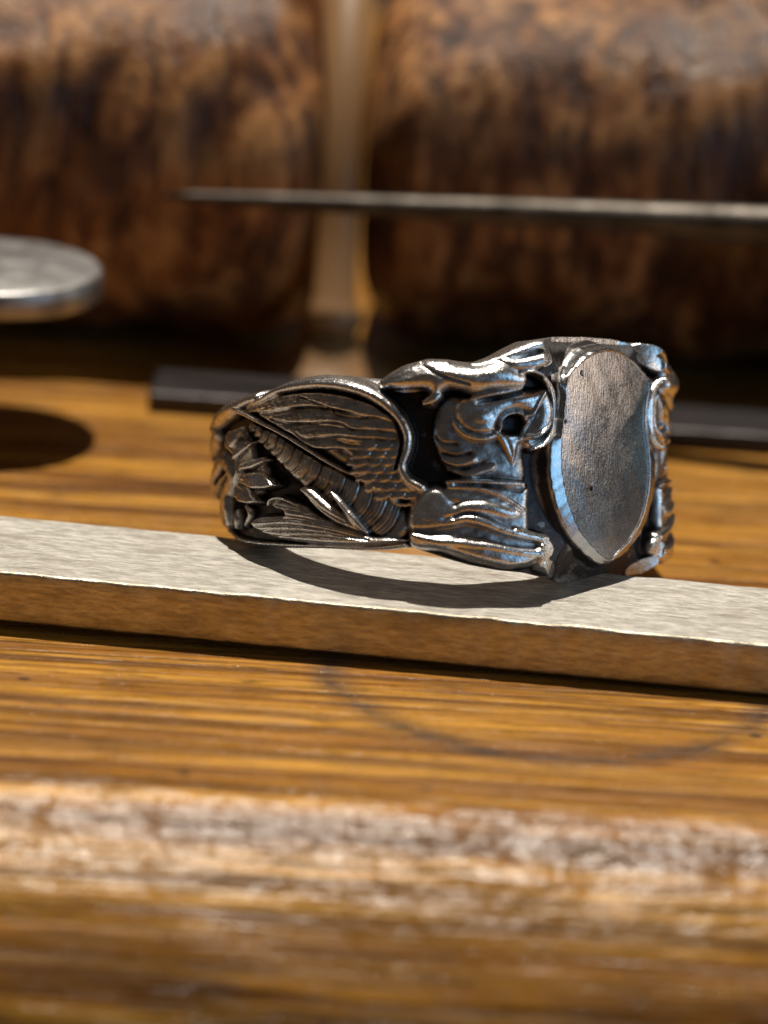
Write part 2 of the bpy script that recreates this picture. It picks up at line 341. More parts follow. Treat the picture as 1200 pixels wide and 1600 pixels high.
# ------------------------------------------------------------------ the ring
RELIEF = [
 ['P','wing','max',1,[[21.01,2.79],[18.44,3.44],[16.13,3.85],[14.12,3.67],[12.86,3.27],[11.85,2.28],[11.45,1.3],[11.55,-0.18],[10.66,-1.26],[10.37,-1.55],[11.55,-2.05],[12.86,-1.46],[13.9,-0.67],[15.67,0.32],[18.3,1.59]],0.46,0.667,0.0],
 ['S','wing/feather','max','feather',[[11.75,0.31],[12.86,0.46],[13.9,0.59],[14.82,0.96]],[0.253,0.253,0.253,0.139],[0.6,0.6,0.6,0.52]],
 ['S','wing/feather','max','feather',[[11.75,0.8],[13.07,0.91],[14.99,0.99],[16.13,1.02],[17.3,1.43]],[0.317,0.317,0.317,0.317,0.174],[0.62,0.62,0.62,0.62,0.52]],
 ['S','wing/feather','max','feather',[[11.75,1.3],[13.38,1.38],[14.99,1.59],[16.86,1.6],[19.09,2.23]],[0.38,0.38,0.38,0.38,0.209],[0.64,0.64,0.64,0.64,0.52]],
 ['S','wing/feather','max','feather',[[11.85,1.79],[13.38,1.89],[14.77,2.15],[16.61,2.32],[18.44,2.29],[19.79,2.51]],[0.359,0.359,0.359,0.359,0.359,0.197],[0.66,0.66,0.66,0.66,0.66,0.52]],
 ['S','wing/feather','max','feather',[[11.95,2.28],[13.28,2.58],[14.77,2.94],[16.61,3.13],[18.72,2.9],[20.97,2.7]],[0.359,0.359,0.359,0.359,0.359,0.197],[0.68,0.68,0.68,0.68,0.68,0.52]],
 ['S','','cut','soft',[[12.0,1.96],[12.86,2.2],[13.69,2.14],[14.88,2.33],[15.21,2.65],[16.01,2.92],[16.98,3.24]],[0.057,0.057,0.057,0.057,0.057,0.057,0.057],[0.2]],
 ['S','','cut','soft',[[11.85,1.49],[13.17,1.58],[14.01,1.6],[14.55,1.88],[15.55,1.99],[16.61,1.9],[18.3,2.02],[18.94,2.23]],[0.057,0.057,0.057,0.057,0.057,0.057,0.057,0.057],[0.2]],
 ['S','','cut','soft',[[11.85,1.08],[13.59,1.18],[14.55,1.29],[15.55,1.25],[16.61,1.12],[17.21,1.46]],[0.057,0.057,0.057,0.057,0.057,0.057],[0.2]],
 ['S','','cut','soft',[[11.8,0.61],[13.07,0.81],[14.12,0.86],[14.82,1.01]],[0.057,0.057,0.057,0.057],[0.2]],
 ['S','','cut','soft',[[19.79,2.64],[17.11,3.0],[14.33,2.74],[12.05,2.13]],[0.027],[0.05]],
 ['S','','cut','soft',[[19.28,2.45],[16.83,2.76],[14.25,2.51],[12.05,1.96]],[0.027],[0.05]],
 ['S','','cut','soft',[[18.79,2.25],[16.55,2.52],[14.17,2.28],[12.05,1.79]],[0.027],[0.05]],
 ['S','','cut','soft',[[18.33,2.06],[16.28,2.28],[14.09,2.05],[12.05,1.62]],[0.027],[0.05]],
 ['S','','cut','soft',[[17.89,1.86],[16.01,2.04],[14.01,1.82],[12.05,1.44]],[0.027],[0.05]],
 ['S','','cut','soft',[[17.46,1.67],[15.75,1.8],[13.93,1.59],[12.05,1.27]],[0.027],[0.05]],
 ['S','','cut','soft',[[17.04,1.48],[15.49,1.57],[13.85,1.37],[12.05,1.1]],[0.027],[0.05]],
 ['S','','cut','soft',[[16.64,1.29],[15.24,1.33],[13.77,1.14],[12.05,0.93]],[0.027],[0.05]],
 ['S','','cut','soft',[[16.25,1.1],[14.99,1.09],[13.69,0.91],[12.05,0.76]],[0.027],[0.05]],
 ['S','wing/feather','max','feather',[[12.97,0.89],[13.33,0.81],[13.76,0.75]],[0.253,0.267,0.183],[0.74,0.7,0.56]],
 ['S','wing/feather','max','feather',[[12.2,0.88],[12.56,0.81],[12.98,0.71]],[0.253,0.267,0.183],[0.74,0.7,0.56]],
 ['S','wing/feather','max','feather',[[11.55,0.88],[11.9,0.8],[12.31,0.75]],[0.253,0.267,0.183],[0.74,0.7,0.56]],
 ['S','wing/feather','max','feather',[[13.28,0.49],[13.64,0.42],[14.07,0.32]],[0.253,0.267,0.183],[0.74,0.7,0.56]],
 ['S','wing/feather','max','feather',[[12.51,0.49],[12.86,0.41],[13.29,0.36]],[0.253,0.267,0.183],[0.74,0.7,0.56]],
 ['S','wing/feather','max','feather',[[11.8,0.49],[12.15,0.41],[12.57,0.31]],[0.253,0.267,0.183],[0.74,0.7,0.56]],
 ['S','wing/feather','max','feather',[[13.43,0.12],[13.8,0.04],[14.24,-0.02]],[0.253,0.267,0.183],[0.74,0.7,0.56]],
 ['S','wing/feather','max','feather',[[12.71,0.12],[13.07,0.04],[13.49,-0.06]],[0.253,0.267,0.183],[0.74,0.7,0.56]],
 ['S','wing/feather','max','feather',[[12.05,0.12],[12.4,0.04],[12.82,-0.02]],[0.253,0.267,0.183],[0.74,0.7,0.56]],
 ['S','wing/feather','max','feather',[[11.5,0.12],[11.85,0.04],[12.26,-0.06]],[0.253,0.267,0.183],[0.74,0.7,0.56]],
 ['S','wing/feather','max','feather',[[13.28,-0.26],[13.64,-0.33],[14.07,-0.43]],[0.253,0.267,0.183],[0.74,0.7,0.56]],
 ['S','wing/feather','max','feather',[[12.56,-0.26],[12.91,-0.33],[13.34,-0.39]],[0.253,0.267,0.183],[0.74,0.7,0.56]],
 ['S','wing/feather','max','feather',[[11.9,-0.26],[12.25,-0.34],[12.67,-0.43]],[0.253,0.267,0.183],[0.74,0.7,0.56]],
 ['S','wing/feather','max','feather',[[12.97,-0.65],[13.33,-0.73],[13.76,-0.79]],[0.253,0.267,0.183],[0.74,0.7,0.56]],
 ['S','wing/feather','max','feather',[[12.25,-0.65],[12.61,-0.73],[13.03,-0.83]],[0.253,0.267,0.183],[0.74,0.7,0.56]],
 ['S','wing/feather','max','feather',[[11.55,-0.65],[11.9,-0.73],[12.31,-0.79]],[0.253,0.267,0.183],[0.74,0.7,0.56]],
 ['S','wing/feather','max','feather',[[12.66,-1.08],[13.02,-1.16],[13.44,-1.26]],[0.253,0.267,0.183],[0.74,0.7,0.56]],
 ['S','wing/feather','max','feather',[[12.0,-1.08],[12.35,-1.16],[12.77,-1.22]],[0.253,0.267,0.183],[0.74,0.7,0.56]],
 ['S','wing/feather','max','feather',[[11.35,-1.08],[11.7,-1.16],[12.11,-1.26]],[0.253,0.267,0.183],[0.74,0.7,0.56]],
 ['S','wing/feather','max','feather',[[10.81,-1.08],[11.15,-1.16],[11.56,-1.22]],[0.253,0.267,0.183],[0.74,0.7,0.56]],
 ['S','wing/feather','max','feather',[[12.25,-1.5],[12.61,-1.57],[13.03,-1.63]],[0.253,0.267,0.183],[0.74,0.7,0.56]],
 ['S','wing/feather','max','feather',[[11.55,-1.5],[11.9,-1.57],[12.31,-1.67]],[0.253,0.267,0.183],[0.74,0.7,0.56]],
 ['S','wing/feather','max','feather',[[10.91,-1.5],[11.25,-1.57],[11.66,-1.63]],[0.253,0.267,0.183],[0.74,0.7,0.56]],
 ['S','wing/feather','max','feather',[[10.37,-1.49],[10.71,-1.57],[11.11,-1.67]],[0.253,0.267,0.183],[0.74,0.7,0.56]],
 ['S','wing/feather','max','dome',[[13.59,-0.72],[13.17,-1.21],[12.56,-1.6],[12.1,-1.75],[11.55,-2.07],[10.96,-1.95],[10.46,-1.6]],[0.167,0.167,0.167,0.167,0.167,0.167,0.167],[0.66]],
 ['S','wing','max','dome',[[21.1,2.74],[19.79,3.12],[18.44,3.56],[17.11,3.84],[15.55,3.97],[14.12,3.75],[13.07,3.37],[12.15,2.75],[11.5,2.03],[11.19,1.29],[11.23,0.61],[11.49,-0.18],[11.23,-0.79],[10.56,-1.21]],[0.133,0.267,0.333,0.4,0.433,0.417,0.4,0.383,0.35,0.333,0.317,0.317,0.333,0.367],[0.55,0.75,0.95,1.05,1.1,1.1,1.08,1.05,1.05,1.05,1.0,0.95,0.98,1.0]],
 ['S','','cut','soft',[[18.3,3.39],[16.61,3.53],[14.99,3.47],[13.59,3.11],[12.66,2.68],[11.95,2.13],[11.55,1.3],[11.57,0.51],[11.8,-0.28]],[0.1],[0.35]],
 ['S','','cut','soft',[[17.75,3.88],[16.61,4.09],[15.55,4.11]],[0.043],[0.06]],
 ['S','','cut','soft',[[16.13,3.95],[14.99,4.06],[13.9,3.85]],[0.043],[0.06]],
 ['S','','cut','soft',[[17.11,4.01],[16.13,4.17]],[0.043],[0.06]],
 ['S','ribbed_trunk','max','flat',[[20.97,1.77],[19.79,1.27],[18.44,0.62],[17.11,-0.17],[15.67,-0.91],[14.33,-1.61],[13.07,-2.29],[12.1,-2.98]],[0.296,0.486,0.654,0.781,0.887,0.95,1.013,1.034],[0.34,0.44,0.5,0.54,0.58,0.62,0.66,0.66]],
 ['S','','cut','soft',[[20.53,2.01],[20.47,1.78],[20.52,1.59],[20.82,1.51],[21.25,1.46]],[0.087],[0.164]],
 ['S','','cut','soft',[[20.39,1.97],[20.34,1.73],[20.4,1.54],[20.71,1.45],[21.13,1.4]],[0.05],[0.076]],
 ['S','','cut','soft',[[20.25,1.94],[20.21,1.69],[20.28,1.49],[20.59,1.39],[21.02,1.33]],[0.05],[0.062]],
 ['S','','cut','soft',[[20.09,1.89],[20.07,1.64],[20.14,1.43],[20.46,1.32],[20.89,1.25]],[0.05],[0.099]],
 ['S','','cut','soft',[[19.9,1.85],[19.89,1.58],[19.98,1.36],[20.3,1.24],[20.74,1.16]],[0.087],[0.217]],
 ['S','','cut','soft',[[19.76,1.81],[19.76,1.53],[19.85,1.3],[20.18,1.17],[20.63,1.08]],[0.05],[0.082]],
 ['S','','cut','soft',[[19.61,1.77],[19.62,1.48],[19.73,1.24],[20.06,1.1],[20.51,1.01]],[0.05],[0.067]],
 ['S','','cut','soft',[[19.47,1.73],[19.49,1.44],[19.61,1.19],[19.94,1.04],[20.4,0.94]],[0.05],[0.069]],
 ['S','','cut','soft',[[19.29,1.66],[19.32,1.37],[19.44,1.11],[19.78,0.96],[20.23,0.84]],[0.087],[0.223]],
 ['S','','cut','soft',[[19.11,1.6],[19.15,1.3],[19.28,1.03],[19.62,0.87],[20.08,0.75]],[0.05],[0.094]],
 ['S','','cut','soft',[[18.98,1.56],[19.02,1.24],[19.15,0.98],[19.5,0.81],[19.96,0.68]],[0.05],[0.073]],
 ['S','','cut','soft',[[18.81,1.5],[18.87,1.18],[19.0,0.9],[19.35,0.73],[19.81,0.59]],[0.05],[0.091]],
 ['S','','cut','soft',[[18.64,1.43],[18.7,1.11],[18.84,0.82],[19.19,0.64],[19.65,0.49]],[0.087],[0.228]],
 ['S','','cut','soft',[[18.51,1.39],[18.57,1.05],[18.72,0.76],[19.08,0.57],[19.54,0.42]],[0.05],[0.085]],
 ['S','','cut','soft',[[18.34,1.32],[18.41,0.98],[18.57,0.69],[18.93,0.49],[19.39,0.33]],[0.05],[0.081]],
 ['S','','cut','soft',[[18.21,1.27],[18.28,0.93],[18.44,0.62],[18.8,0.42],[19.27,0.25]],[0.05],[0.08]],
 ['S','','cut','soft',[[18.08,1.23],[18.16,0.87],[18.33,0.56],[18.69,0.35],[19.15,0.18]],[0.087],[0.233]],
 ['S','','cut','soft',[[17.87,1.13],[17.98,0.78],[18.17,0.47],[18.55,0.26],[19.02,0.09]],[0.05],[0.083]],
 ['S','','cut','soft',[[17.74,1.07],[17.85,0.71],[18.04,0.39],[18.42,0.18],[18.89,0.01]],[0.05],[0.098]],
 ['S','','cut','soft',[[17.59,1.0],[17.7,0.63],[17.9,0.31],[18.27,0.09],[18.75,-0.08]],[0.05],[0.097]],
 ['S','','cut','soft',[[17.42,0.91],[17.54,0.54],[17.73,0.21],[18.11,-0.01],[18.59,-0.19]],[0.087],[0.191]],
 ['S','','cut','soft',[[17.27,0.84],[17.4,0.46],[17.6,0.13],[17.98,-0.1],[18.45,-0.28]],[0.05],[0.085]],
 ['S','','cut','soft',[[17.13,0.77],[17.26,0.39],[17.46,0.05],[17.84,-0.19],[18.32,-0.38]],[0.05],[0.066]],
 ['S','','cut','soft',[[16.99,0.7],[17.12,0.31],[17.33,-0.03],[17.71,-0.27],[18.19,-0.47]],[0.05],[0.094]],
 ['S','','cut','soft',[[16.87,0.64],[17.0,0.24],[17.21,-0.1],[17.6,-0.35],[18.07,-0.55]],[0.087],[0.145]],
 ['S','','cut','soft',[[16.71,0.55],[16.85,0.16],[17.06,-0.2],[17.45,-0.45],[17.92,-0.65]],[0.05],[0.071]],
 ['S','','cut','soft',[[16.64,0.51],[16.73,0.1],[16.9,-0.27],[17.25,-0.56],[17.69,-0.8]],[0.05],[0.08]],
 ['S','','cut','soft',[[16.49,0.45],[16.58,0.03],[16.75,-0.34],[17.11,-0.63],[17.54,-0.89]],[0.05],[0.102]],
 ['S','','cut','soft',[[16.35,0.39],[16.45,-0.03],[16.62,-0.41],[16.97,-0.71],[17.41,-0.96]],[0.087],[0.181]],
 ['S','','cut','soft',[[16.21,0.32],[16.31,-0.1],[16.48,-0.49],[16.83,-0.78],[17.27,-1.04]],[0.05],[0.086]],
 ['S','','cut','soft',[[16.06,0.26],[16.16,-0.17],[16.34,-0.56],[16.69,-0.86],[17.12,-1.13]],[0.05],[0.075]],
 ['S','','cut','soft',[[15.88,0.18],[15.98,-0.26],[16.16,-0.65],[16.51,-0.96],[16.95,-1.23]],[0.05],[0.073]],
 ['S','','cut','soft',[[15.71,0.1],[15.82,-0.34],[16.0,-0.74],[16.35,-1.05],[16.78,-1.33]],[0.087],[0.23]],
 ['S','','cut','soft',[[15.57,0.04],[15.68,-0.4],[15.86,-0.81],[16.21,-1.13],[16.65,-1.41]],[0.05],[0.062]],
 ['S','','cut','soft',[[15.43,-0.03],[15.54,-0.48],[15.72,-0.89],[16.07,-1.21],[16.5,-1.49]],[0.05],[0.092]],
 ['S','','cut','soft',[[15.25,-0.11],[15.36,-0.56],[15.55,-0.98],[15.9,-1.3],[16.33,-1.59]],[0.05],[0.07]],
 ['S','','cut','soft',[[15.12,-0.17],[15.22,-0.63],[15.39,-1.05],[15.73,-1.39],[16.15,-1.7]],[0.087],[0.158]],
 ['S','','cut','soft',[[14.95,-0.25],[15.06,-0.71],[15.23,-1.14],[15.57,-1.48],[15.98,-1.79]],[0.05],[0.061]],
 ['S','','cut','soft',[[14.77,-0.34],[14.87,-0.8],[15.04,-1.23],[15.38,-1.58],[15.8,-1.89]],[0.05],[0.098]],
 ['S','','cut','soft',[[14.56,-0.44],[14.67,-0.91],[14.84,-1.34],[15.18,-1.69],[15.59,-2.0]],[0.05],[0.091]],
 ['S','','cut','soft',[[14.35,-0.54],[14.46,-1.01],[14.64,-1.45],[14.97,-1.8],[15.38,-2.12]],[0.087],[0.142]],
 ['S','','cut','soft',[[14.19,-0.61],[14.3,-1.09],[14.48,-1.53],[14.81,-1.89],[15.22,-2.21]],[0.05],[0.101]],
 ['S','','cut','soft',[[14.0,-0.71],[14.11,-1.19],[14.28,-1.63],[14.62,-1.99],[15.03,-2.32]],[0.05],[0.077]],
 ['S','','cut','soft',[[13.78,-0.81],[13.89,-1.3],[14.07,-1.75],[14.41,-2.11],[14.82,-2.44]],[0.05],[0.086]],
 ['S','','cut','soft',[[13.58,-0.92],[13.69,-1.4],[13.87,-1.85],[14.21,-2.22],[14.61,-2.56]],[0.087],[0.169]],
 ['S','','cut','soft',[[13.42,-0.99],[13.53,-1.48],[13.71,-1.94],[14.05,-2.31],[14.46,-2.65]],[0.05],[0.078]],
 ['S','','cut','soft',[[13.26,-1.07],[13.38,-1.56],[13.56,-2.02],[13.9,-2.4],[14.3,-2.74]],[0.05],[0.076]],
 ['S','','cut','soft',[[13.04,-1.18],[13.16,-1.68],[13.34,-2.14],[13.68,-2.52],[14.08,-2.87]],[0.05],[0.074]],
 ['S','','cut','soft',[[12.89,-1.26],[13.01,-1.76],[13.2,-2.22],[13.53,-2.61],[13.94,-2.96]],[0.087],[0.144]],
 ['S','','cut','soft',[[12.73,-1.34],[12.85,-1.84],[13.04,-2.31],[13.37,-2.7],[13.78,-3.05]],[0.05],[0.093]],
 ['S','','cut','soft',[[12.46,-1.49],[12.64,-1.98],[12.87,-2.43],[13.25,-2.78],[13.7,-3.1]],[0.05],[0.072]],
 ['S','','cut','soft',[[12.31,-1.59],[12.49,-2.08],[12.73,-2.54],[13.1,-2.89],[13.55,-3.2]],[0.05],[0.101]],
 ['S','','cut','soft',[[12.14,-1.71],[12.32,-2.21],[12.55,-2.66],[12.93,-3.01],[13.37,-3.33]],[0.087],[0.161]],
 ['S','','cut','soft',[[11.99,-1.81],[12.17,-2.31],[12.41,-2.76],[12.78,-3.12],[13.22,-3.43]],[0.05],[0.062]],
 ['S','','cut','soft',[[11.84,-1.92],[12.01,-2.42],[12.25,-2.87],[12.63,-3.23],[13.07,-3.55]],[0.05],[0.088]],
 ['S','','cut','soft',[[11.68,-2.03],[11.86,-2.53],[12.09,-2.99],[12.47,-3.34],[12.91,-3.66]],[0.05],[0.061]],
 ['S','','cut','soft',[[11.49,-2.16],[11.67,-2.66],[11.91,-3.12],[12.29,-3.48],[12.72,-3.8]],[0.087],[0.165]],
 ['S','ribbed_trunk','max','dome',[[22.14,2.76],[20.82,2.38],[18.3,1.49],[16.61,0.68],[15.67,0.18],[14.66,-0.32],[13.69,-0.75]],[0.233,0.183,0.16,0.15,0.143,0.133,0.1],[0.95,0.8,0.72,0.72,0.7,0.66,0.55]],
 ['S','','cut','soft',[[18.3,1.26],[15.67,-0.07],[13.9,-0.87]],[0.067],[0.12]],
 ['S','curled_leaf','max','dome',[[20.29,3.33],[21.39,3.15],[22.37,2.81],[24.22,2.44],[25.93,1.85]],[0.367,0.5,0.6,0.6,0.533],[0.8,0.9,0.95,0.8,0.7]],
 ['S','curled_leaf','max','dome',[[27.59,-1.17],[25.95,-0.62],[24.45,0.01],[23.52,0.01],[22.86,-0.43],[22.62,-0.77],[23.24,-1.26],[23.97,-1.8],[24.14,-2.43],[23.82,-3.01]],[0.733,0.733,0.667,0.533,0.6,0.633,0.633,0.6,0.567,0.5],[0.56,0.64,0.66,0.62,0.66,0.68,0.64,0.6,0.56,0.52]],
 ['S','','cut','soft',[[25.79,-0.97],[24.68,-0.53],[23.97,-0.28]],[0.167],[0.6]],
 ['S','curled_leaf','max','dome',[[26.34,1.9],[25.1,1.49],[27.61,0.73],[27.6,0.13]],[0.467,0.567,0.5,0.333],[0.7,0.7,0.6,0.5]],
 ['S','curled_leaf','max','dome',[[23.18,-1.84],[23.05,-2.42],[22.99,-3.01]],[0.333,0.367,0.3],[0.72,0.78,0.66]],
 ['S','curled_leaf','max','dome',[[22.06,-2.42],[21.96,-2.85],[22.07,-3.24]],[0.167,0.2,0.133],[0.6,0.7,0.6]],
 ['S','curled_leaf','max','dome',[[21.27,-2.17],[20.91,-2.55],[21.46,-3.09]],[0.233,0.267,0.167],[0.45,0.5,0.4]],
 ['P','lotus','max',1,[[23.24,1.51],[21.46,1.73],[20.56,0.99],[20.23,0.27],[19.46,-0.02],[19.03,-0.97],[20.24,-1.83],[21.66,-1.84],[22.28,-1.06],[22.06,-0.0],[22.74,0.68]],0.5,0.267,0.05],
 ['P','lotus/petal','max',0,[[23.18,1.36],[22.89,1.67],[22.23,1.79],[21.42,1.93],[21.31,1.65],[21.64,1.14],[22.11,0.69]],0.6880000000000001,0.117,0.06],
 ['P','lotus/petal','max',0,[[22.11,0.69],[22.23,1.2],[21.75,1.35],[20.8,1.08],[20.15,1.12],[20.7,0.67],[21.7,0.09]],0.7395999999999999,0.117,0.06],
 ['P','lotus/petal','max',0,[[21.75,-0.19],[21.21,0.09],[20.32,0.26],[19.61,0.37],[19.07,0.16],[19.52,-0.09],[20.23,-0.32],[21.42,-0.44]],0.7912,0.117,0.06],
 ['P','lotus/petal','max',0,[[21.64,-0.65],[20.8,-0.42],[20.23,-0.37],[19.35,-0.45],[18.79,-0.75],[18.34,-1.16],[19.03,-1.33],[20.05,-1.33],[21.1,-1.05]],0.86,0.117,0.06],
 ['P','lotus/petal','max',0,[[22.23,-1.21],[21.75,-0.93],[20.8,-1.05],[20.32,-1.51],[19.52,-1.99],[20.41,-2.08],[21.31,-2.0],[21.99,-1.67]],0.774,0.117,0.06],
 ['S','','cut','soft',[[21.46,-0.2],[20.91,-0.06]],[0.053],[0.12]],
 ['S','','cut','soft',[[21.46,-0.63],[20.74,-0.68]],[0.053],[0.12]],
 ['S','','cut','soft',[[21.56,-0.82],[20.82,-0.9]],[0.053],[0.12]],
 ['S','','cut','soft',[[21.75,-1.02],[21.09,-1.16]],[0.053],[0.12]],
 ['S','','cut','soft',[[21.86,-1.21],[21.18,-1.4]],[0.053],[0.12]],
 ['S','','cut','soft',[[21.75,-0.1],[21.09,-0.39],[20.56,-0.35]],[0.067],[0.3]],
 ['S','','cut','soft',[[21.65,-0.68],[21.18,-0.97],[20.4,-1.3]],[0.067],[0.3]],
 ['S','lotus','max','dome',[[23.31,1.27],[23.17,0.97],[22.5,0.72],[22.06,0.43],[21.96,0.09],[21.8,-0.39],[22.06,-0.78],[22.28,-1.16]],[0.2,0.233,0.233,0.2,0.167,0.2,0.233,0.2],[0.6,0.68,0.74,0.7,0.66,0.7,0.72,0.66]],
 ['P','acanthus_leaf','max',1,[[20.55,-2.93],[19.79,-2.58],[18.16,-2.51],[18.8,-2.32],[19.05,-2.07],[18.84,-1.77],[18.16,-1.66],[17.11,-1.91],[16.13,-2.4],[14.99,-2.79],[13.9,-3.18],[12.86,-3.48],[11.75,-3.57],[11.15,-3.81],[12.86,-4.07],[14.99,-4.08],[17.11,-3.93],[18.72,-3.72],[20.12,-3.33]],0.74,0.3,0.25],
 ['S','','cut','soft',[[19.95,-3.13],[17.62,-3.01],[15.55,-3.24],[13.07,-3.72]],[0.063],[0.13]],
 ['S','','cut','soft',[[19.63,-2.83],[17.36,-2.76],[15.21,-3.09],[12.86,-3.67]],[0.063],[0.13]],
 ['S','','cut','soft',[[18.16,-2.56],[16.61,-2.7],[14.77,-3.09],[12.66,-3.64]],[0.063],[0.13]],
 ['S','','cut','soft',[[18.72,-2.07],[17.11,-2.31],[15.67,-2.75],[13.69,-3.33],[12.46,-3.62]],[0.063],[0.13]],
 ['S','','cut','soft',[[18.3,-1.86],[16.61,-2.31],[15.1,-2.84]],[0.063],[0.13]],
 ['S','','cut','soft',[[19.79,-3.38],[17.36,-3.31],[14.99,-3.49],[13.07,-3.8]],[0.063],[0.13]],
 ['S','','cut','soft',[[18.44,-3.62],[16.61,-3.57],[14.55,-3.68]],[0.063],[0.13]],
 ['S','acanthus_leaf','max','dome',[[19.02,-2.12],[18.72,-1.82],[18.02,-1.76],[17.11,-2.06]],[0.1,0.133,0.133,0.1],[0.85,0.95,0.95,0.85]],
 ['S','bud','max','dome',[[16.8,-1.31],[16.25,-1.51],[15.55,-2.1],[14.77,-2.65],[13.9,-3.09],[13.28,-3.43]],[0.167,0.367,0.433,0.4,0.3,0.167],[0.85,1.0,1.0,0.95,0.85,0.7]],
 ['S','bud','max','dome',[[15.1,-1.41],[14.71,-1.76],[14.22,-2.35],[13.69,-2.94],[13.22,-3.38]],[0.1,0.233,0.3,0.3,0.167],[0.892,1.05,1.05,0.997,0.892]],
 ['S','','cut','soft',[[16.13,-1.76],[15.44,-2.3],[14.33,-2.89]],[0.053],[0.15]],
 ['S','','cut','soft',[[14.77,-1.85],[14.33,-2.4],[13.8,-2.94]],[0.047],[0.15]],
 ['S','band','max','dome',[[23.82,-3.6],[21.66,-3.99],[18.57,-4.1],[15.05,-4.16],[13.03,-4.2],[11.43,-4.01]],[0.3,0.267,0.2,0.2,0.2,0.2],[0.62]],
 ['P','griffin','max',1,[[11.2,-2.55],[10.65,-1.47],[9.64,-1.08],[5.42,-0.96],[5.08,-1.94],[4.99,-3.49],[4.21,-3.81],[4.03,-4.6],[5.08,-5.13],[7.53,-4.96],[9.64,-4.33],[11.12,-4.1]],0.7,0.467,0.06],
 ['P','griffin','max',1,[[10.03,1.94],[9.33,3.26],[7.85,3.19],[5.59,3.67],[4.39,3.37],[3.76,2.28],[4.21,1.18],[5.25,0.63],[5.42,-1.0],[8.63,-0.81],[9.64,0.08]],0.5,0.667,0.1],
 ['S','griffin','max','dome',[[9.33,-0.96],[8.16,-0.91],[6.74,-0.96],[5.46,-1.04]],[0.167,0.183,0.183,0.133],[0.88,0.92,0.9,0.82]],
 ['P','griffin','max',1,[[9.56,-1.16],[8.16,-1.16],[6.74,-1.47],[5.5,-2.25],[5.67,-2.71],[6.9,-2.63],[8.16,-2.24],[9.56,-2.09]],0.82,0.4,0.12],
 ['S','griffin','max','dome',[[9.25,-1.19],[7.93,-1.25],[6.74,-1.58],[5.55,-2.29]],[0.133,0.15,0.15,0.133],[0.9,0.96,0.95,0.86]],
 ['S','','cut','soft',[[8.94,-1.08],[7.53,-1.12],[5.59,-1.39]],[0.06],[0.2]],
 ['P','griffin','max',1,[[9.87,2.25],[9.33,2.95],[8.63,3.18],[8.01,2.57],[8.55,1.63],[7.93,1.02],[6.98,0.55],[6.25,-0.07],[5.42,-0.61],[5.42,-1.0],[7.53,-0.94],[8.63,-0.77],[9.41,-0.23],[9.87,0.55],[10.07,1.48]],0.488,0.467,0.18],
 ['S','griffin','max','dome',[[9.49,0.16],[8.87,-0.07],[8.01,0.12]],[0.133,0.267,0.267],[0.545,0.681,0.681]],
 ['S','griffin','max','dome',[[8.94,-0.42],[8.16,-0.57],[7.06,-0.22]],[0.133,0.267,0.267],[0.58,0.725,0.725]],
 ['S','','cut','soft',[[9.56,0.47],[8.87,0.32],[8.09,0.47]],[0.073],[0.22]],
 ['S','','cut','soft',[[9.18,-0.19],[8.4,-0.3],[7.45,0.01]],[0.073],[0.22]],
 ['S','','cut','soft',[[9.87,1.25],[9.49,0.94],[8.79,0.9]],[0.073],[0.22]],
 ['P','griffin','max',1,[[11.35,-2.94],[11.16,-2.09],[10.61,-1.27],[9.87,-1.0],[9.29,-1.27],[8.87,-1.78],[8.48,-2.16],[8.63,-2.63],[9.1,-2.94],[9.49,-3.37],[10.42,-3.48],[11.08,-3.41]],0.9,0.5,0.14],
 ['S','griffin','max','dome',[[10.03,-2.55],[9.1,-2.44],[8.32,-2.16],[7.37,-2.2],[6.41,-2.46],[5.8,-2.52]],[0.267,0.4,0.467,0.5,0.467,0.267],[0.88,0.98,1.04,1.06,1.0,0.85]],
 ['S','griffin','max','dome',[[9.87,-3.02],[9.18,-2.86],[8.4,-2.69],[7.53,-2.85],[6.57,-3.24],[5.42,-3.55],[4.34,-3.77]],[0.267,0.4,0.433,0.433,0.4,0.367,0.333],[0.9,1.0,1.06,1.08,1.04,0.98,0.95]],
 ['S','','cut','soft',[[9.02,-2.67],[8.4,-2.47],[7.61,-2.59],[6.82,-2.96],[6.08,-3.19]],[0.08],[0.34]],
 ['P','griffin','max',1,[[11.16,-3.25],[10.42,-3.33],[9.64,-3.29],[8.63,-3.37],[7.37,-3.58],[5.92,-4.0],[4.74,-4.28],[4.56,-4.67],[5.92,-5.2],[7.53,-4.92],[9.49,-4.33],[11.04,-4.14]],0.95,0.367,0.08],
 ['S','griffin','max','dome',[[10.92,-3.56],[10.42,-3.7],[9.72,-3.84],[8.63,-3.91],[7.06,-4.12],[5.92,-4.33],[4.74,-4.43]],[0.3,0.367,0.367,0.333,0.333,0.333,0.333],[1.02,1.12,1.12,1.1,1.1,1.1,1.1]],
 ['S','','cut','soft',[[10.88,-4.04],[11.2,-4.32]],[0.033],[0.08]],
 ['S','','cut','soft',[[10.66,-4.08],[10.97,-4.36]],[0.033],[0.08]],
 ['S','','cut','soft',[[10.43,-4.12],[10.74,-4.4]],[0.033],[0.08]],
 ['S','','cut','soft',[[10.21,-4.16],[10.52,-4.44]],[0.033],[0.08]],
 ['S','','cut','soft',[[9.98,-4.2],[10.29,-4.48]],[0.033],[0.08]],
 ['S','','cut','soft',[[9.76,-4.24],[10.07,-4.52]],[0.033],[0.08]],
 ['S','','cut','soft',[[9.53,-4.28],[9.84,-4.56]],[0.033],[0.08]],
 ['S','','cut','soft',[[9.31,-4.32],[9.62,-4.6]],[0.033],[0.08]],
 ['S','','cut','soft',[[9.08,-4.36],[9.39,-4.64]],[0.033],[0.08]],
 ['S','','cut','soft',[[8.86,-4.4],[9.17,-4.67]],[0.033],[0.08]],
